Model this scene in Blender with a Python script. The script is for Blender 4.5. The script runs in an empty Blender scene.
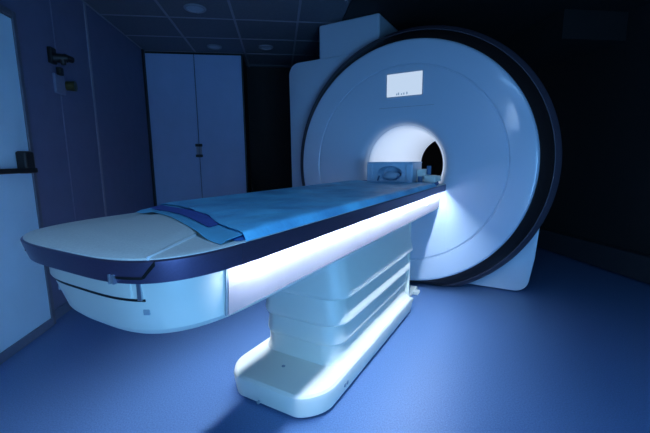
import bpy, bmesh, math, random
from mathutils import Vector, Matrix, noise
random.seed(4)
S = bpy.context.scene
COL = S.collection
PI = math.pi
FZ = -1.05            # floor height (bore axis is z = 0)
CZ = 1.384            # ceiling height
ANG = math.radians(37.0)
UV = (Vector((-math.sin(ANG), math.cos(ANG), 0)), Vector((math.cos(ANG), math.sin(ANG), 0)))

# ------------------------------------------------------------------ materials
def mat(name, col, rough=.5, metal=0, spec=.5, emit=None, est=0, noise_amt=0, noise_scale=40, bump=0, bump_scale=60, trans=0, coat=0):
    m = bpy.data.materials.new(name); m.use_nodes = True
    nt = m.node_tree; b = nt.nodes['Principled BSDF']
    b.inputs['Base Color'].default_value = (*col, 1)
    b.inputs['Roughness'].default_value = rough
    b.inputs['Metallic'].default_value = metal
    b.inputs['Specular IOR Level'].default_value = spec
    b.inputs['Coat Weight'].default_value = coat; b.inputs['Coat Roughness'].default_value = .1
    if emit:
        b.inputs['Emission Color'].default_value = (*emit, 1)
        b.inputs['Emission Strength'].default_value = est
    if noise_amt or bump:
        tc = nt.nodes.new('ShaderNodeTexCoord')
    if noise_amt:
        n = nt.nodes.new('ShaderNodeTexNoise'); n.inputs['Scale'].default_value = noise_scale
        n.inputs['Detail'].default_value = 6
        nt.links.new(tc.outputs['Object'], n.inputs['Vector'])
        r = nt.nodes.new('ShaderNodeValToRGB')
        r.color_ramp.elements[0].position = .3; r.color_ramp.elements[1].position = .7
        r.color_ramp.elements[0].color = (*[c * (1 - noise_amt) for c in col], 1)
        r.color_ramp.elements[1].color = (*[min(1, c * (1 + noise_amt)) for c in col], 1)
        nt.links.new(n.outputs['Fac'], r.inputs['Fac'])
        nt.links.new(r.outputs['Color'], b.inputs['Base Color'])
    if bump:
        n2 = nt.nodes.new('ShaderNodeTexNoise'); n2.inputs['Scale'].default_value = bump_scale
        n2.inputs['Detail'].default_value = 4
        nt.links.new(tc.outputs['Object'], n2.inputs['Vector'])
        bp = nt.nodes.new('ShaderNodeBump'); bp.inputs['Strength'].default_value = bump
        bp.inputs['Distance'].default_value = .01
        nt.links.new(n2.outputs['Fac'], bp.inputs['Height'])
        nt.links.new(bp.outputs['Normal'], b.inputs['Normal'])
    return m

LED = (.62, .78, 1.0)
M = dict(
    white=mat('white_plastic', (.88, .84, .72), .45, bump=.03, bump_scale=300, coat=.0),
    gantry=mat('gantry_plastic', (.55, .63, .73), .34, coat=.7),
    cap=mat('textured_cap_plastic', (.78, .77, .70), .5, noise_amt=.06, noise_scale=180, bump=.05, bump_scale=400),
    panel=mat('satin_side_panel', (.29, .265, .29), .5, noise_amt=.02),
    seam=mat('pale_edge_trim', (.9, .9, .88), .3, noise_amt=.02),
    liner=mat('bore_plastic', (.86, .88, .9), .4, noise_amt=.02, noise_scale=20),
    trim=mat('dark_brown_trim', (.022, .014, .014), .45, noise_amt=.1, noise_scale=30),
    ring=mat('grey_ring_plastic', (.075, .06, .085), .5, noise_amt=.05, noise_scale=30),
    rail=mat('anodised_rail', (.20, .15, .24), .38, .85, noise_amt=.05, noise_scale=200),
    black=mat('black_plastic', (.008, .007, .007), .5, noise_amt=.2),
    chrome=mat('brushed_metal', (.6, .62, .65), .3, .9, noise_amt=.05, noise_scale=200),
    grey=mat('grey_plastic', (.34, .38, .42), .5, noise_amt=.05),
    led=mat('led_diffuser', (.9, .9, .9), .5, emit=LED, est=1.0),
    boreled=mat('bore_led_diffuser', (.7, .7, .7), .5, emit=(.58, .70, .92), est=1.0),
    screen=mat('lit_display', (.02, .02, .02), .3, emit=(.62, .78, 1), est=1.0),
    icon=mat('display_icons', (.02, .02, .02), .3, emit=(.25, .45, .75), est=1.0),
    pad=mat('blue_mattress', (.045, .17, .46), .7, noise_amt=.1, noise_scale=30, bump=.1, bump_scale=200),
    sheet=mat('blue_paper_sheet', (.17, .56, .93), .38, noise_amt=.32, noise_scale=5, bump=.9, bump_scale=16),
    cyan=mat('cyan_cover_sheet', (.16, .52, .72), .55, noise_amt=.1, noise_scale=14, bump=.12, bump_scale=40),
    navy=mat('navy_cloth', (.07, .11, .38), .8, noise_amt=.15, noise_scale=60, bump=.1, bump_scale=120),
    coil=mat('head_coil_plastic', (.50, .66, .80), .4, noise_amt=.04),
    coildark=mat('head_coil_pad', (.13, .22, .36), .7, noise_amt=.1),
    floor=mat('blue_grey_vinyl', (.105, .20, .40), .42, noise_amt=.22, noise_scale=160, bump=.12, bump_scale=220),
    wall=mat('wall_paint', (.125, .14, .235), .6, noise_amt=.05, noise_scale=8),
    wallpale=mat('pale_plate', (.19, .2, .29), .5, noise_amt=.03),
    wallseam=mat('panel_joint', (.26, .27, .33), .5, noise_amt=.05),
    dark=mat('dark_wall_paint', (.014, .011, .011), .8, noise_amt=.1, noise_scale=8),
    duct=mat('dark_grey_duct', (.035, .033, .04), .6, noise_amt=.05),
    door=mat('pale_door_laminate', (.58, .80, .92), .42, noise_amt=.03, noise_scale=5),
    frame=mat('door_edge_metal', (.13, .14, .18), .4, .3, noise_amt=.05),
    base=mat('skirting_vinyl', (.12, .15, .22), .5, noise_amt=.05),
    closet=mat('closet_laminate', (.33, .45, .70), .5, noise_amt=.03, noise_scale=6),
    tbar=mat('ceiling_bar', (.30, .29, .33), .5, noise_amt=.04),
    tile=mat('ceiling_tile', (.15, .145, .17), .7, noise_amt=.1, noise_scale=60, bump=.1, bump_scale=90),
    lens=mat('lamp_lens', (.50, .50, .56), .5, noise_amt=.02),
    olive=mat('brass_knob', (.10, .085, .03), .4, .5, noise_amt=.1),
    paneglow=mat('lit_pane', (.1, .1, .1), .2, emit=(.5, .72, 1), est=1.0),
)
E_LED, E_BORE, E_SCR, E_PANE = 290.0, .42, .85, 14.0
def em(m, v): M[m].node_tree.nodes['Principled BSDF'].inputs['Emission Strength'].default_value = v
em('led', E_LED); em('boreled', E_BORE); em('screen', E_SCR); em('icon', .6); em('paneglow', E_PANE)

# ------------------------------------------------------------------ helpers
def put(name, bm, m, parent=None, smooth=None, kind=None, bevel=0, seg=2):
    if bevel:
        es = [e for e in bm.edges if len(e.link_faces) == 2 and e.calc_face_angle(0) > .6]
        bmesh.ops.bevel(bm, geom=es, offset=bevel, segments=seg, profile=.5, affect='EDGES', clamp_overlap=True)
    bmesh.ops.recalc_face_normals(bm, faces=bm.faces)
    me = bpy.data.meshes.new(name)
    bm.to_mesh(me); bm.free()
    for mm in (m if isinstance(m, (list, tuple)) else [m]): me.materials.append(mm)
    if smooth is not None:
        for p in me.polygons: p.use_smooth = True
        me.set_sharp_from_angle(angle=math.radians(smooth))
    o = bpy.data.objects.new(name, me); COL.objects.link(o)
    if parent: o.parent = parent
    if kind: o['kind'] = kind
    return o
def thing(name, label, cat, loc=(0, 0, 0), rz=0, group=None):
    o = bpy.data.objects.new(name, None); COL.objects.link(o)
    o.location = loc; o.rotation_euler = (0, 0, rz); o.empty_display_size = .1
    o['label'] = label; o['category'] = cat
    if group: o['group'] = group
    return o
def tag(o, label, cat, group=None):
    o['label'] = label; o['category'] = cat
    if group: o['group'] = group
    return o
def box(bm, x0, x1, y0, y1, z0, z1, mi=0):
    r = bmesh.ops.create_cube(bm, size=1)
    for v in r['verts']:
        v.co = Vector(((x0 + x1) / 2 + v.co.x * (x1 - x0), (y0 + y1) / 2 + v.co.y * (y1 - y0), (z0 + z1) / 2 + v.co.z * (z1 - z0)))
    for f in {f for v in r['verts'] for f in v.link_faces}: f.material_index = mi
    return r['verts']
def BX(*a):
    bm = bmesh.new(); box(bm, *a); return bm
def cyl(bm, p, q, r0, r1=None, n=24):
    r1 = r0 if r1 is None else r1
    p, q = Vector(p), Vector(q); d = q - p
    r = bmesh.ops.create_cone(bm, cap_ends=True, segments=n, radius1=r0, radius2=r1, depth=d.length)
    mt = Matrix.Translation((p + q) / 2) @ d.to_track_quat('Z', 'Y').to_matrix().to_4x4()
    bmesh.ops.transform(bm, matrix=mt, verts=r['verts'])
def CY(*a, **k):
    bm = bmesh.new(); cyl(bm, *a, **k); return bm
def loft(secs, cap=True, bm=None):
    bm = bm or bmesh.new()
    R = [[bm.verts.new(p) for p in s] for s in secs]
    for a, b in zip(R, R[1:]):
        n = len(a)
        for i in range(n):
            j = (i + 1) % n
            bm.faces.new((a[i], a[j], b[j], b[i]))
    if cap:
        bm.faces.new(R[0][::-1]); bm.faces.new(R[-1])
    return bm
def lathe(prof, n=128, zmin=None, closed=False):
    """profile of (radius, y) turned around the bore axis (world y)"""
    bm = bmesh.new(); R = []
    for r, y in prof:
        row = []
        for k in range(n):
            a = 2 * PI * k / n
            z = r * math.sin(a)
            if zmin is not None: z = max(z, zmin)
            row.append(bm.verts.new((r * math.cos(a), y, z)))
        R.append(row)
    pr = list(zip(R, R[1:])) + ([(R[-1], R[0])] if closed else [])
    for a, b in pr:
        for i in range(n):
            j = (i + 1) % n
            bm.faces.new((a[i], a[j], b[j], b[i]))
    return bm
def prism(poly, y0, y1):
    """polygon of (x, z) extruded along y"""
    return loft([[(x, y0, z) for x, z in poly], [(x, y1, z) for x, z in poly]])
def plate(poly, z0, z1):
    return loft([[(x, y, z0) for x, y in poly], [(x, y, z1) for x, y in poly]])

# ------------------------------------------------------------------ room (local x = v, local y = u)
RZ = ANG
def room(name, bm, m, kind='structure', bevel=0, parent=None):
    o = put(name, bm, m, parent, kind=kind, bevel=bevel)
    if not parent: o.rotation_euler = (0, 0, RZ)
    return o
VL, VR, UB, UF = -2.6275, 2.2, 2.6, -4.3
def rloc(v, u, z): 
    p = UV[1] * v + UV[0] * u; return (p.x, p.y, z)

room('floor', BX(VL - .1, VR + .1, UF - .1, UB + .1, FZ - .1, FZ), M['floor'])
room('wall_left', BX(VL - .12, VL, UF - .1, UB + .1, FZ, CZ + .1), M['wall'])
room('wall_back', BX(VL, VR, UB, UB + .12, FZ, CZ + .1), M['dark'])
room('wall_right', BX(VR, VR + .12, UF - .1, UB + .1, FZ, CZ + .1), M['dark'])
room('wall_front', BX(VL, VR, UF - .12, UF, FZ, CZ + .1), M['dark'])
bm = bmesh.new()
box(bm, VL, VR, UF, UB, CZ + .004, CZ + .1, 0)
for k in range(-1, 8):
    v = -2.015 + .605 * k
    if VL < v < VR: box(bm, v - .011, v + .011, UF, UB, CZ, CZ + .01, 1)
for k in range(-9, 4):
    u = .82 + .56 * k
    box(bm, VL, VR, u - .011, u + .011, CZ + .001, CZ + .011, 1)
room('ceiling', bm, [M['tile'], M['tbar']])

# left wall joints, skirting
room('trim_1', BX(VL - .001, VL + .006, .552, .582, FZ + .075, CZ), M['wallseam'])
room('trim_2', BX(VL - .001, VL + .003, .062, .072, FZ + .075, CZ), M['wallpale'])
room('trim_3', BX(VL - .001, VL + .02, 1.862, 1.904, FZ + .075, CZ), M['black'])
bm = bmesh.new(); box(bm, VL - .001, VL + .014, -.39, 1.86, FZ, FZ + .075)
room('baseboard_left', bm, M['base'], bevel=.003)
bm = bmesh.new(); box(bm, VL - .001, VL + .014, UF, -1.62, FZ, FZ + .075)
room('baseboard_left', bm, M['base'], bevel=.003)

# door in the left wall
d1 = room('door_1', BX(VL + .002, VL + .035, -1.55, -.425, FZ + .05, .905), M['door'], bevel=.003)
d1.name = 'door_1'
bm = bmesh.new()
box(bm, VL - .001, VL + .045, -.427, -.392, FZ, .95)
box(bm, VL - .001, VL + .045, -1.59, -1.552, FZ, .95)
box(bm, VL - .001, VL + .045, -1.552, -.427, .908, .95)
put('door_frame', bm, M['frame'], d1, bevel=.003)
put('kick_strip', BX(VL + .002, VL + .05, -1.55, -.425, FZ, FZ + .055), M['base'], d1, bevel=.003)
bm = bmesh.new(); box(bm, VL + .07, VL + .10, -1.40, -.465, -.012, .018)
put('push_bar', bm, M['black'], d1, bevel=.006)
bm = bmesh.new(); box(bm, VL + .034, VL + .095, -.555, -.475, -.015, .12)
put('latch_case', bm, M['black'], d1, bevel=.012)
bm = bmesh.new(); box(bm, VL + .034, VL + .095, -1.44, -1.37, -.015, .12)
put('latch_case', bm, M['black'], d1, bevel=.012)

# front wall (behind the photographer): doorway frame assumed around the added fill and a narrow lit window
room('window_1', BX(-2.615, -2.42, UF - .001, UF + .012, .63, 1.13), M['paneglow'])
bm = bmesh.new()
box(bm, -.91, -.85, UF - .001, UF + .05, FZ, 1.06); box(bm, .35, .41, UF - .001, UF + .05, FZ, 1.06); box(bm, -.85, .35, UF - .001, UF + .05, 1.0, 1.06)
room('door_2', bm, M['frame'], bevel=.003)

# built-in closet at the back left
cv0, cv1, cu = VL + .012, -1.46, 1.924
t = thing('wall_closet', 'tall pale two-door closet built into the corner, reaching the ceiling', 'closet', rloc(cv0, cu, FZ), RZ)
W = cv1 - cv0; H = CZ - FZ
put('carcass', BX(.001, W + .015, .022, .62, 0, H - .002), M['black'], t)
hw = W / 2
for s in (0, 1):
    dr = put('door', BX(s * hw + .004, (s + 1) * hw - .004, 0, .02, .05, H - .028), M['closet'], t, bevel=.002)
    x0 = hw + (.006 if s else -.034)
    zc = .185 - FZ
    put('handle', BX(x0, x0 + .028, -.014, .001, zc - .05, zc + .05), M['wallseam'], dr, bevel=.004)
    put('handle_mount', BX(x0 - .008 + s * .002, x0 + .034 + s * .002, -.026, .001, zc + .05, zc + .084), M['black'], dr, bevel=.004)
    put('handle_mount', BX(x0 - .008 + s * .002, x0 + .034 + s * .002, -.026, .001, zc - .084, zc - .05), M['black'], dr, bevel=.004)

# ceiling downlights (switched off)
def downlight(v, u, r, label):
    t = thing('ceiling_light', label, 'ceiling light', rloc(v, u, CZ), RZ, 'round ceiling downlights')
    b = bmesh.new()
    n = 40; pr = [(r, .0), (r, -.006), (r * .93, -.012), (r * .8, -.012), (r * .78, -.004), (r * .78, 0)]
    R = [[b.verts.new((a * math.cos(2 * PI * k / n), a * math.sin(2 * PI * k / n), z)) for k in range(n)] for a, z in pr]
    for A, B in zip(R, R[1:]):
        for i in range(n): b.faces.new((A[i], A[(i + 1) % n], B[(i + 1) % n], B[i]))
    put('rim', b, M['tbar'], t, smooth=40)
    put('lens', CY((0, 0, .0), (0, 0, -.005), r * .79, n=40), M['lens'], t)
downlight(-1.721, .579, .095, 'largest round ceiling downlight, nearest the camera above the table')
downlight(-1.741, 1.676, .085, 'faint round ceiling downlight close in front of the closet doors')
downlight(-1.14, 1.637, .085, 'round ceiling downlight to the right of the closet, nearest the scanner')

# wall fittings on the left wall
t = thing('wall_bracket', 'black wall bracket with stub nozzle, higher fitting on the left wall', 'bracket', rloc(VL, -.01, .80), RZ)
put('mount_plate', BX(0, .03, -.035, .03, -.05, .06), M['black'], t, bevel=.006)
put('arm', CY((.02, 0, -.01), (.10, .03, -.005), .032, .028), M['black'], t, smooth=40)
put('nozzle', CY((.085, .02, 0), (.10, .085, .0), .026, .022), M['black'], t, smooth=40)
put('collar', CY((.08, .0, -.02), (.085, .0, -.055), .022, .016), M['trim'], t, smooth=40)
t = thing('wall_socket', 'pale wall socket plate with brass knob, lower fitting on the left wall', 'socket', rloc(VL, .035, .625), RZ)
put('plate', BX(0, .02, -.05, .07, -.075, .065), M['wallpale'], t, bevel=.006)
put('clip', BX(.018, .05, -.03, .015, .055, .11), M['black'], t, bevel=.006)
b = CY((.0, .125, .005), (.06, .135, .005), .034, .038)
put('knob', b, M['olive'], t, smooth=40)

# right wall ducting
tag(room('cable_trunking', BX(VR - .09, VR - .001, -2.6, 1.3, FZ + .02, -.80), M['duct'], None, bevel=.008),
    'low grey cable trunking running along the foot of the dark right wall', 'trunking')
room('ceiling_shade', BX(-.38, VR - .001, UF, UB, CZ - .012, CZ + .003), M['dark'])  # dark sheet added below the tiles so the right ceiling falls into shade
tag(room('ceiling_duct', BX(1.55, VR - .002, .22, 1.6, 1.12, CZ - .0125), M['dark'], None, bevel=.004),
    'dark boxed duct under the ceiling in the upper right corner', 'duct')

# ------------------------------------------------------------------ scanner
ZB = FZ + .012
g = thing('mri_scanner', 'large round white MRI scanner with lit bore and small display', 'scanner', (0, 0, FZ))
def gp(name, bm, m, parent=None, **k):
    bmesh.ops.translate(bm, vec=(0, 0, -FZ), verts=bm.verts) if parent is None else None
    return put(name, bm, m, parent or g, **k)
face = [(.335, .075), (.340, .058), (.348, .040), (.36, .025), (.378, .012), (.40, .004), (.43, 0), (.6, 0), (.785, 0), (.797, 0), (.800, .003), (.801, .011), (.810, .011), (.811, .003), (.815, 0), (.83, 0),
        (.90, 0), (.972, 0), (.985, .002), (.995, .008), (1.0, .018), (1.0, .05)]
gp('front_cover', lathe(face, 160, ZB + .03), M['gantry'], smooth=22)
gp('trim_ring', lathe([(.99, .03), (1.004, .022), (1.02, .035), (1.09, .118), (1.094, .128), (1.08, .14)], 160, ZB), M['trim'], smooth=40)
gp('rear_ring', lathe([(1.08, .126), (1.098, .125), (1.132, .165), (1.14, .185), (1.14, .30), (1.12, .32)], 160, ZB), M['ring'], smooth=40)
gp('body_shell', lathe([(1.13, .28), (1.13, 1.45), (1.08, 1.66), (.98, 1.75), (.35, 1.75), (.33, 1.74)], 128, ZB), M['duct'], smooth=40)
lin = [(.312, 1.76), (.31, 1.74)]
gp('bore_liner', lathe(lin + [(.31, 1.0), (.31, .14), (.312, .12), (.322, .095), (.33, .083)], 128), M['boreled'], smooth=50)
gp('bore_lip', lathe([(.33, .083), (.3325, .079), (.335, .075)], 128), M['liner'], smooth=60)
# square side cover behind the disc, with the foot at lower right
def arc(cx, cz, r, a0, a1, n=8):
    return [(cx + r * math.cos(math.radians(a0 + (a1 - a0) * i / n)), cz + r * math.sin(math.radians(a0 + (a1 - a0) * i / n))) for i in range(n + 1)]
def ringarc(a0, a1, r=1.02, n=24):
    return [(r * math.cos(math.radians(a0 + (a1 - a0) * i / n)), max(ZB, r * math.sin(math.radians(a0 + (a1 - a0) * i / n)))) for i in range(n + 1)]
poly = [(-1.335, ZB), (-.30, ZB)] + ringarc(254, 91) + [(-.02, 1.05)] + arc(-1.225, .93, .12, 90, 180)
gp('side_cover', prism(poly, .295, .55), M['gantry'], smooth=35, bevel=.012)
poly = [(.30, ZB), (.87, ZB)] + arc(.885, ZB + .11, .11, -85, -8, 7) + [(1.022, -.75), (1.04, -.46), (1.03, -.3), (1.0, -.18)] + ringarc(-10, -73)
gp('foot_cover', prism(poly, .295, .55), M['gantry'], smooth=35, bevel=.012)
gp('cable_riser', BX(-.985, -.345, .315, .85, .80, CZ - .014), M['gantry'], bevel=.02)
# display
gp('display', BX(-.1435, .1535, -.004, .02, .5605, .7435), M['ring'])
dsp = gp('display_screen', BX(-.142, .152, -.0065, .0, .562, .742), M['screen'])
bm = bmesh.new()
for x, h in ((-.06, .014), (-.045, .02), (-.02, .012), (.0, .016), (.025, .02)):
    box(bm, x, x + .010, -.0075, -.006, .572, .572 + h)
bmesh.ops.translate(bm, vec=(0, 0, -FZ), verts=bm.verts)
put('display_icons', bm, M['icon'], dsp)
gp('face_slot', BX(-.21, .25, -.0015, .004, .475, .478), M['grey'])
# lower centre cover plate with vertical joints
pl = [(-.375, -.25), (.375, -.25), (.388, -.70)] + [(.795 * math.cos(math.radians(a)), .795 * math.sin(math.radians(a))) for a in range(-62, -119, -3)] + [(-.388, -.70)]
pl = [p for p in pl]
gp('lower_cover', prism(pl, -.004, .005), M['gantry'])

# ------------------------------------------------------------------ patient table
tb = thing('patient_table', 'white MRI patient table with dark rail and light strips on a stepped pedestal', 'table', (0, -1.2, FZ))
def tp(name, bm, m, parent=None, **k):
    bmesh.ops.translate(bm, vec=(0, 1.2, -FZ), verts=bm.verts)
    return put(name, bm, m, parent or tb, **k)
YF = -.015
def front_y(x, w=.37, yend=-2.595, a=.42, n=3.1):
    if x > 0: n += 1.4
    x = min(abs(x) / w, 1)
    return yend + a - a * (max(0, 1 - x ** n)) ** (1 / n)
def outline(d=0, yend=-2.595, w=.37, a=.42, n=3.1, yfar=YF, N=28):
    w -= d; ye = yend + d
    pts = []
    for k in range(-N, N + 1):
        th = k / N * PI / 2
        c, s = math.cos(th), math.sin(th)
        m_ = n + 1.4 if s > 0 else n
        x = w * math.copysign(abs(s) ** (2 / m_), s); y = ye + a - a * c ** (2 / m_)
        pts.append((x, y))
    pts += [(w, yfar), (-w, yfar)]
    return pts
def sec(d, z, **k): return [(x, y, z) for x, y in outline(d, **k)]
# dark rail round the table top: near end piece and the long part
YJ = -2.344
def cutpoly(pts, yc, keep_near):
    out = []
    n = len(pts)
    for i in range(n):
        a, b = pts[i], pts[(i + 1) % n]
        ia = (a[1] <= yc) == keep_near; ib = (b[1] <= yc) == keep_near
        if ia: out.append(a)
        if ia != ib:
            t_ = (yc - a[1]) / (b[1] - a[1]); out.append((a[0] + t_ * (b[0] - a[0]), yc))
    return out
for nm, yc, near in (('end_rail', YJ - .0004, True), ('side_rail', YJ + .0004, False)):
    secs = []
    for d, z in ((.03, -.188), (.0052, -.188), (.0048, -.199), (.002, -.199), (.0, -.160), (.001, -.150), (.005, -.147), (.03, -.1465)):
        row = []
        for x, y in cutpoly(outline(d), yc, near):
            k = max(0, min(1, (-2.32 - y) / .2)) * max(0, min(1, (-.150 - z) / .04))
            L = math.hypot(x, (y + 2.2)) or 1
            row.append((x - .012 * k * x / L, y - .012 * k * (y + 2.2) / L, z))
        secs.append(row)
    n = min(len(s) for s in secs)
    if len({len(s) for s in secs}) > 1:
        secs = [cs for cs in secs if len(cs) == len(secs[3])]
    tp(nm, loft(secs), M['rail'], smooth=35)
# top plate
tp('tabletop', loft([sec(.006, -.150), sec(.006, -.1455), sec(.010, -.1435), sec(.03, -.143)]), M['cap'], smooth=35)
ZT = -.143
TH = .018
def endy(x):      # slanted, curved near edge of the mattress cover
    P = [(-.37, -2.15), (-.25, -2.165), (-.05, -2.232), (.19, -2.338), (.272, -2.371), (.37, -2.398)]
    for (a, ya), (b, yb_) in zip(P, P[1:]):
        if x <= b or b == .37:
            t_ = max(0, (x - a) / (b - a)); return ya + (yb_ - ya) * t_
# raised end cap, crowned
bm = bmesh.new()
NX, NY = 26, 26
def capx(y): return max(.2, .302 - (y + 2.555) * .45)
grid = []
yb = -2.05
for i in range(NX + 1):
    row = []
    for j in range(NY + 1):
        s = -1 + 2 * i / NX
        yb = endy(s * .215) + .015
        # x first at the near boundary
        for it in range(1): pass
        x_near = s * .296
        y0 = front_y(x_near, .362, -2.588)
        y = y0 + (yb - y0) * (j / NY)
        x = s * (capx(y) - .006 if y > -2.555 else .296)
        if j == 0: x = x_near
        e = min(j / 2.0, 1) * min((NX / 2 - abs(i - NX / 2)) / 2.0, 1)
        z = -.1435 + .0045 * e + .012 * (1 - (x / .32) ** 2) * min(1, j / 8)
        row.append(bm.verts.new((x, y, max(z, -.1445))))
    grid.append(row)
for i in range(NX):
    for j in range(NY):
        bm.faces.new((grid[i][j], grid[i + 1][j], grid[i + 1][j + 1], grid[i][j + 1]))
r = bmesh.ops.extrude_face_region(bm, geom=list(bm.faces))
for v in r['geom']:
    if isinstance(v, bmesh.types.BMVert): v.co.z = -.147
tp('end_cap', bm, M['cap'], smooth=40)
for s in (1,):
    A, B_ = Vector((s * .298, front_y(s * .298) + .008, 0)), Vector((s * .206, -2.345, 0)); d = (B_ - A).normalized(); nn_ = Vector((-d.y, d.x, 0)) * .0022
    tp('cap_seam', loft([[tuple((A + nn_ * a + d * 0) + Vector((0, 0, z))) for a, z in ((-1, -.147), (1, -.147), (.6, -.1395), (-.6, -.1395))],
                         [tuple((B_ + nn_ * a) + Vector((0, 0, z))) for a, z in ((-1, -.147), (1, -.147), (.6, -.1375), (-.6, -.1375))]]), M['seam'])
# strips that follow the rounded near end
def strip(path, th, ofs, w, yend, a=.42, n=3.1, slant=0):
    """path of (x, z0, z1); a thin curved slab on the near end"""
    secs = []
    for x, z0, z1 in path:
        zc_ = (z0 + z1) / 2; kk = slant * max(0, min(1, (-.150 - zc_) / .04))
        y = front_y(x, w, yend, a, n)
        e = .002; y2 = front_y(x + e, w, yend, a, n); y1 = front_y(x - e, w, yend, a, n)
        nx, ny = (y2 - y1), -2 * e
        L = math.hypot(nx, ny); nx /= L; ny /= L
        o = (x + nx * (ofs - kk), y + ny * (ofs - kk)); i_ = (x - nx * (th - ofs + kk), y - ny * (th - ofs + kk))
        secs.append([(o[0], o[1], z0), (o[0], o[1], z1), (i_[0], i_[1], z1), (i_[0], i_[1], z0)])
    return loft(secs)
tp('release_slot', strip([(.232 + .008 * k, -.188, -.183) for k in range(8)] + [(.294, -.185, -.175), (.300, -.176, -.166), (.307, -.166, -.155), (.312, -.158, -.147)], .008, .0030, .369, -2.594, slant=.011), M['black'])
for x in (.214, .225):
    tp('release_catch', strip([(x, -.200, -.179), (x + .005, -.200, -.179)], .014, .007, .369, -2.594, slant=.011), M['chrome'], bevel=.001)
tp('end_screw', strip([(-.205 + .006 * k, -.181, -.172) for k in range(3)], .008, .0012, .369, -2.594, slant=.011), M['black'])
# lower housing
H_ = dict(w=.328, yend=-2.548)
tp('housing', loft([sec(.002, -.191, **H_), sec(.0, -.20, **H_), sec(.0, -.26, w=.327, yend=-2.544, n=2.8), sec(.0, -.334, w=.321, yend=-2.528, n=2.5),
    sec(.0, -.338, w=.317, yend=-2.526, n=2.5), sec(.0, -.356, w=.298, yend=-2.510, n=2.5), sec(.0, -.360, w=.26, yend=-2.47, n=2.5)]), M['white'], smooth=25)
for s in (-1, 1):
    bm = bmesh.new()
    loft([[(s * x, -2.357, z), (s * (x + .003), -2.357, z), (s * (x + .003), -.017, z), (s * x, -.017, z)] for x, z in ((.3260, -.192), (.3254, -.26), (.3193, -.334))], bm=bm)
    tp('side_panel', bm, M['panel'])
# joint between near housing and side panels
for s in (-1, 1):
    bm = bmesh.new()
    secs = []
    for d, z in ((-.0012, -.2), (.003, -.27), (.0076, -.334)):
        x = s * (.3278 - d)
        secs.append([(x + s * .0006, -2.362, z), (x + s * .0006, -2.358, z), (x - s * .004, -2.358, z), (x - s * .004, -2.362, z)])
    tp('panel_joint', loft(secs, bm=bm), M['grey'])
    secs = []
    for y in (-2.348, -2.33, -2.30, -2.25, -2.18, -.06):
        q_ = min(1, abs(min(0, y + 2.175)) / .42); m_ = 4.5 if s > 0 else 3.1
        xo = .37 * (1 - q_ ** m_) ** (1 / m_)
        secs.append([(s * (xo - .016), y, -.1895), (s * (xo - .006), y, -.1895), (s * (xo - .006), y, -.186), (s * (xo - .016), y, -.186)])
    tp('light_strip', loft(secs), M['led'])
# flap on the near end, with dark gap, latch and small buttons
def hx(z):  # housing offset at height z
    return .0 + (-.2 - z) * .045
def hp(z):   # outline of the sloping near end of the housing at height z
    t_ = max(0, min(1, (-.2 - z) / .133))
    return dict(w=.328 - .008 * t_, yend=-2.548 + .014 * t_, n=3.1 - .6 * t_)
def hstrip(path, th, ofs):
    zm = sum(p[1] + p[2] for p in path) / len(path) / 2
    h = hp(zm)
    return strip(path, th, ofs, h['w'], h['yend'], .42, h['n'])
tp('front_flap', hstrip([(-.25 + .02 * k, -.250, -.206) for k in range(24)], .03, .004), M['white'], bevel=.002)
tp('flap_gap', hstrip([(-.26 + .0206 * k, -.2575, -.2515) for k in range(25)], .012, .0035), M['black'])
tp('flap_latch', hstrip([(0.224, -.253, -.206), (0.233, -.253, -.206)], .02, .006), M['chrome'], bevel=.001)
tp('flap_hinge', hstrip([(.212, -.212, -.204), (.230, -.212, -.204)], .015, .007), M['black'], bevel=.001)
for x, z in ((-.165, -.292), (.222, -.285)):
    tp('button', hstrip([(x, z - .007, z + .007), (x + .013, z - .007, z + .007)], .012, .003), M['grey'], bevel=.002)
# small control and latch on the side panel next to the scanner
tp('side_handle', BX(.312, .330, -.47, -.40, -.275, -.228), M['white'], bevel=.004)
tp('handle_slot', BX(.315, .332, -.458, -.447, -.268, -.236), M['black'])
tp('latch_hole', BX(.312, .331, -.07, -.04, -.242, -.222), M['grey'], bevel=.004)

# stepped pedestal shells
def rr(w, y0, y1, z, rc=.13, N=8, bow=.03, even=False):
    p = []
    for cx, cy, a0 in ((w - rc, y0 + rc, -90), (w - .02, y1 - .02, 0), (-w + .02, y1 - .02, 90), (-w + rc, y0 + rc, 180)):
        r_ = rc if cy < (y0 + y1) / 2 else .02
        for i in range(N + 1):
            a = math.radians(a0 + 90 * i / N)
            x = cx + r_ * math.cos(a); y = cy + r_ * math.sin(a)
            if y < y0 + rc: y -= bow * (1 - (x / w) ** 2)
            if even and x < 0: x *= (.236 + (w - .22) * .3) / w
            p.append((x, y, z))
    return p
cy0, cy1 = -1.585, -.50
def shell(levels, name):
    tp(name, loft([rr(w, cy0 + (.262 - w) * .35, cy1, z, rc=.085, even=True) for z, w in levels]), M['white'], smooth=35)
shell([(-.352, .222), (-.45, .236), (-.55, .256), (-.574, .262), (-.586, .260), (-.594, .245), (-.60, .215)], 'pedestal_shell')
shell([(-.596, .214), (-.61, .220), (-.66, .231), (-.705, .246), (-.718, .246), (-.728, .234), (-.736, .205)], 'pedestal_shell')
shell([(-.730, .206), (-.745, .212), (-.79, .219), (-.815, .226), (-.826, .225), (-.833, .217), (-.838, .20)], 'pedestal_shell')
shell([(-.832, .205), (-.845, .209), (-.88, .210), (-.905, .214), (-.920, .224), (-.929, .238)], 'pedestal_shell')
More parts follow.
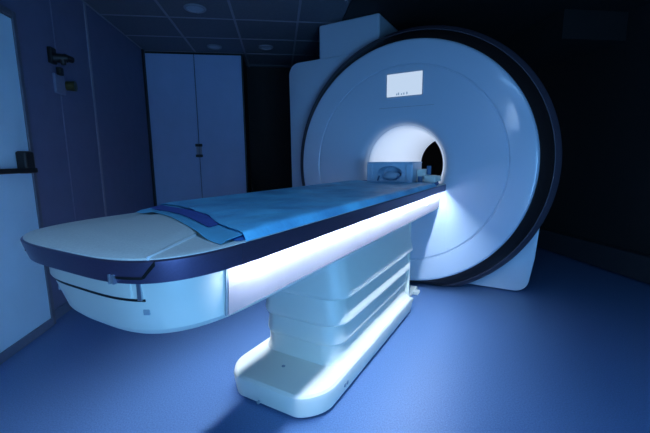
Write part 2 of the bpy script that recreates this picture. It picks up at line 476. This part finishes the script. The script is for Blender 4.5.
# plinth
def px(d, z, rc=.12): 
    return rr(.272 - d, -1.815 + d, -.50 - d, z, rc=max(.02, rc - d), N=10, bow=.06)
tp('end_post', BX(-.236, .236, cy1 + .002, cy1 + .02, -.929, -.345), M['white'], bevel=.004)
tp('plinth', loft([px(.018, FZ + .012), px(.012, FZ + .016), px(.0, -.955), px(.004, -.94), px(.014, -.931), px(.03, -.929)]), M['white'], smooth=30)
tp('plinth_foot', loft([px(.03, FZ + .001), px(.03, FZ + .014)]), M['black'])
tp('plinth_screw', CY((-.016, -1.69, -.932), (-.016, -1.69, -.9275), .009), M['grey'])
tp('plinth_screw', CY((-.02, -1.868, -1.005), (-.02, -1.878, -1.005), .007), M['grey'])
for y in (-1.60, -1.575):
    tp('plinth_mark', BX(.262, .2705, y, y + .012, -1.0, -.985), M['grey'])
# docking rail between plinth and scanner
bm = bmesh.new()
box(bm, -.2, .175, -.51, -.03, FZ + .001, FZ + .03)
tp('docking_rail', bm, M['white'], bevel=.006)
for y in (-.36, -.17):
    tp('docking_tab', BX(.165, .215, y, y + .07, FZ + .001, FZ + .028), M['white'], bevel=.006)

# ------------------------------------------------------------------ things on the table
def cover(name, m, xs, ys, zf, yfun=None, th=.002, sub=None):
    bm = bmesh.new(); G = []
    for i in xs:
        row = []
        for j in ys:
            x, y = (i, j) if yfun is None else yfun(i, j)
            row.append(bm.verts.new((x, y, zf(x, y))))
        G.append(row)
    for a in range(len(xs) - 1):
        for b in range(len(ys) - 1):
            bm.faces.new((G[a][b], G[a + 1][b], G[a + 1][b + 1], G[a][b + 1]))
    r = bmesh.ops.extrude_face_region(bm, geom=list(bm.faces))
    for v in r['geom']:
        if isinstance(v, bmesh.types.BMVert): v.co.z -= th
    return bm
def lin_(a, b, n): return [a + (b - a) * k / n for k in range(n + 1)]
prof_ = [(-.355, ZT + .0015), (-.358, ZT + .007), (-.350, ZT + TH * .8), (-.33, ZT + TH), (-.2, ZT + TH - .002), (0, ZT + TH - .004), (.2, ZT + TH - .002), (.33, ZT + TH), (.350, ZT + TH * .8), (.358, ZT + .007), (.355, ZT + .0015)]
MY = .05
def hprof(x):
    for (a, za), (b, zb) in zip(prof_[2:9], prof_[3:9]):
        if a <= x <= b: return za + (zb - za) * (x - a) / (b - a)
xs_ = [-.33, -.29, -.25, -.2, -.15, -.1, -.05, 0, .05, .1, .15, .2, .25, .29, .33]
prof = prof_[:3] + [(x, hprof(x)) for x in xs_] + prof_[8:]
secs = []
NR = 60
for k in range(NR + 1):
    row = []
    for x, z in prof:
        xs = x * (.965 if k == 0 else 1)
        y0 = endy(x) + MY
        y = y0 + (-.05 - y0) * (k / NR) ** 1.4
        e = max(0, min(1, (y - y0) / .15))
        sc = 1 if y < -.33 else 1 - .10 * ((y + .33) / .28) ** 2
        row.append((xs * sc, y, ZT + .0015 + (z - ZT - .0015) * (.25 + .75 * e)))
    secs.append(row)
mt = put('mattress', loft(secs), M['pad'], smooth=50)
tag(mt, 'flat blue mattress pad lying along the patient table', 'mattress')
UP = prof_[2:9]
def matz(x, y):      # top of mattress, cap or bare table under a sheet
    ax = min(.35, abs(x)); h = ZT + TH
    for (a, za), (b, zb) in zip(UP, UP[1:]):
        if a <= ax <= b: h = za + (zb - za) * (ax - a) / (b - a)
    best = ZT
    for dy in (0, .012, .024, .036, .048):
        e = (y + dy - endy(x) - MY)
        if e >= 0: best = max(best, ZT + .0015 + (h - ZT - .0015) * (.25 + .75 * min(1, e / .15)))
    k = y - endy(x) - .03
    best = max(best, ZT + (.0055 + .012 * (1 - (x / .32) ** 2) * max(0, min(1, 1 - k / .05))) * max(0, min(1, (.30 - abs(x)) / .08)))
    return best
def wr(x, y, a, f, s):
    return a * (noise.noise(Vector((x * f * 1.2 + s, y * f, s))) + .5 * noise.noise(Vector((x * f * 3 + s, y * f * 2.2, s * 2))))
bm = cover('c', None, lin_(-.346, .346, 40), lin_(0, 1, 24), lambda x, y: matz(x, y) + .0032 + abs(wr(x, y, .001, 7, 3)),
           lambda x, t_: (x, endy(x) + t_ * .42), .0012)
tag(put('cover_sheet', bm, M['cyan'], smooth=60), 'pale cyan cover sheet showing at the near end of the mattress', 'sheet')
# navy strap cloth across the near end
def nav(i, j):
    lo = [(-.33, -2.105), (-.04, -2.19), (.205, -2.30)]
    hi = [(-.33, -2.055), (-.0, -2.115), (.195, -2.235)]
    def P(L, t_):
        if t_ < .5: a, b, q = L[0], L[1], t_ * 2
        else: a, b, q = L[1], L[2], t_ * 2 - 1
        return a[0] + (b[0] - a[0]) * q, a[1] + (b[1] - a[1]) * q
    a, b = P(lo, i), P(hi, i)
    return a[0] + (b[0] - a[0]) * j, a[1] + (b[1] - a[1]) * j
bm = cover('c', None, lin_(0, 1, 30), lin_(0, 1, 8), lambda x, y: matz(x, y) + .0068 + abs(wr(x, y, .001, 9, 8)), nav, .0012)
tag(put('folded_cloth', bm, M['navy'], smooth=60), 'narrow navy cloth laid across the foot of the mattress', 'cloth')
# wrinkled blue sheet
def shy(x, t_):
    y0 = endy(x) + .115 - .05 * max(0, x / .36) + .003 * math.sin(x * 23)
    return x, y0 + (-.34 - y0) * t_
def shz(x, y):
    z = matz(x, y) + .0105 + max(0, wr(x, y, .012, 4.2, 11)) * min(1, max(0, (.352 - abs(x)) / .1))
    if abs(x) > .352: z -= (abs(x) - .352) / .0175 * (z - (ZT + .0015))
    return z
bm = cover('c', None, [-.3695, -.366, -.3605, -.356] + lin_(-.352, .352, 52) + [.356, .3605, .366, .3695], lin_(0, 1, 120), shz, shy, .0012)
tag(put('disposable_sheet', bm, M['sheet'], smooth=60), 'crumpled blue disposable sheet spread over the long mattress', 'sheet')

# head coil at the scanner end
zt = ZT + TH + .001
hc = thing('head_coil', 'boxy blue head coil with round cradle in its front, at the bore', 'head coil', (0, -.30, zt))
w, hh, dp = .178, .152, .26
cr = .098
out = [(-w, 0), (w, 0), (w, hh), (-w, hh)]
bm = bmesh.new()
# housing: box with a round cradle recess in the front face
N = 48; front = []; rim = []; inner = []
for k in range(N):
    a = 2 * PI * k / N
    c, s = math.cos(a), math.sin(a)
    q = 1 / max(abs(c) / w, abs(s) / (hh / 2))
    front.append(bm.verts.new((c * q, 0, hh / 2 + s * q)))
    ry = .058
    rim.append(bm.verts.new((c * cr, 0, .068 + s * ry)))
    inner.append(bm.verts.new((c * cr * .86, .10, .066 + s * ry * .84)))
back = [bm.verts.new((v.co.x, dp, v.co.z)) for v in front]
for k in range(N):
    j = (k + 1) % N
    bm.faces.new((front[k], front[j], rim[j], rim[k])); bm.faces.new((rim[k], rim[j], inner[j], inner[k])); bm.faces.new((back[j], back[k], front[k], front[j]))
bm.faces.new(inner); bm.faces.new(back)
put('coil_housing', bm, M['coil'], hc, smooth=30)
bm = bmesh.new()
bmesh.ops.create_uvsphere(bm, u_segments=28, v_segments=14, radius=1)
for v in bm.verts: v.co = Vector((v.co.x * .074, .06 + v.co.y * .055, .048 + v.co.z * .034))
put('head_pad', bm, M['coil'], hc, smooth=80)
put('top_lip', BX(-w - .004, w + .004, -.008, dp, hh - .008, hh + .004), M['coil'], hc, bevel=.003)
put('side_cheek', BX(-w - .006, -w + .04, -.012, .02, .0, hh - .01), M['coil'], hc, bevel=.005)
put('side_cheek', BX(w - .045, w + .006, -.012, .02, .0, hh - .01), M['coil'], hc, bevel=.005)
put('strap', CY((.05, -.004, .02), (.085, -.004, .055), .006), M['coildark'], hc, smooth=40)
put('strap', CY((-.095, -.004, .012), (-.08, -.004, .05), .006), M['coildark'], hc, smooth=40)
# connector block and plug behind the coil
cb = thing('coil_connector', 'small white connector block with dark plug beside the head coil', 'connector', (.215, -.20, zt))
put('block', BX(-.03, .055, 0, .06, 0, .10), M['white'], cb, bevel=.006)
put('plug', CY((.065, -.012, .06), (.065, -.012, .125), .016), M['coildark'], cb, smooth=40)
put('plug', CY((.0, -.012, .0), (.0, -.012, .045), .018), M['coildark'], cb, smooth=40)
put('base_tray', BX(.03, .12, -.03, .05, 0, .055), M['white'], cb, bevel=.01)
cp = thing('cable_coil', 'low white coiled cable lying at the bore mouth', 'cable', (.275, -.03, zt))
bm = bmesh.new()
R_, r_ = .045, .012
NN, nn = 32, 10
for lev in (0, 1):
    V = [[bm.verts.new(((R_ + r_ * math.cos(2 * PI * b / nn)) * math.cos(2 * PI * a / NN), (R_ + r_ * math.cos(2 * PI * b / nn)) * math.sin(2 * PI * a / NN), r_ + lev * .021 + r_ * math.sin(2 * PI * b / nn))) for b in range(nn)] for a in range(NN)]
    for a in range(NN):
        for b in range(nn):
            bm.faces.new((V[a][b], V[(a + 1) % NN][b], V[(a + 1) % NN][(b + 1) % nn], V[a][(b + 1) % nn]))
put('cable', bm, M['white'], cp, smooth=60)

# ------------------------------------------------------------------ light
def area(name, loc, target, sx, sy, power, col):
    l = bpy.data.lights.new(name, 'AREA'); l.shape = 'RECTANGLE'; l.size = sx; l.size_y = sy
    l.energy = power; l.color = col
    o = bpy.data.objects.new(name, l); COL.objects.link(o); o.location = loc
    o.rotation_euler = (Vector(target) - Vector(loc)).to_track_quat('-Z', 'Y').to_euler()
    return o
p = rloc(-.75, -3.1, CZ - .03)
area('overhead_fill', p, (p[0], p[1], 0), 1.2, .6, 22, (.22, .48, .9))  # added soft fill from above, with no known fixture there
p = rloc(-.25, UF + .06, -.35); q = rloc(-.45, 0, -.35)
area('front_fill', p, q, 1.1, 1.2, 56, (.15, .48, 1))   # fill added behind the camera; the doorway is only its assumed origin
w_ = bpy.data.worlds.new('room_world'); S.world = w_; w_.use_nodes = True
w_.node_tree.nodes['Background'].inputs[0].default_value = (.02, .05, .2, 1)
w_.node_tree.nodes['Background'].inputs[1].default_value = .2

# ------------------------------------------------------------------ camera
C_ = Vector((.963895, -2.979973, .051118)); yaw, pit, rol, f = -.521811, .15530966, -.00856157, 360.714
F = Vector((math.sin(yaw) * math.cos(pit), math.cos(yaw) * math.cos(pit), -math.sin(pit)))
rt = Vector((math.cos(yaw), -math.sin(yaw), 0)); up = rt.cross(F)
R2 = rt * math.cos(rol) + up * math.sin(rol); U2 = -rt * math.sin(rol) + up * math.cos(rol)
cam = bpy.data.cameras.new('camera'); co = bpy.data.objects.new('camera', cam); COL.objects.link(co)
co.matrix_world = Matrix(((R2.x, U2.x, -F.x, C_.x), (R2.y, U2.y, -F.y, C_.y), (R2.z, U2.z, -F.z, C_.z), (0, 0, 0, 1)))
cam.sensor_width = 36; cam.lens = 36 * f / 650; cam.clip_start = .01
S.camera = co
S.view_settings.view_transform = 'Standard'; S.view_settings.look = 'None'
S.view_settings.gamma = 1; S.view_settings.exposure = 0
S.view_settings.use_curve_mapping = False
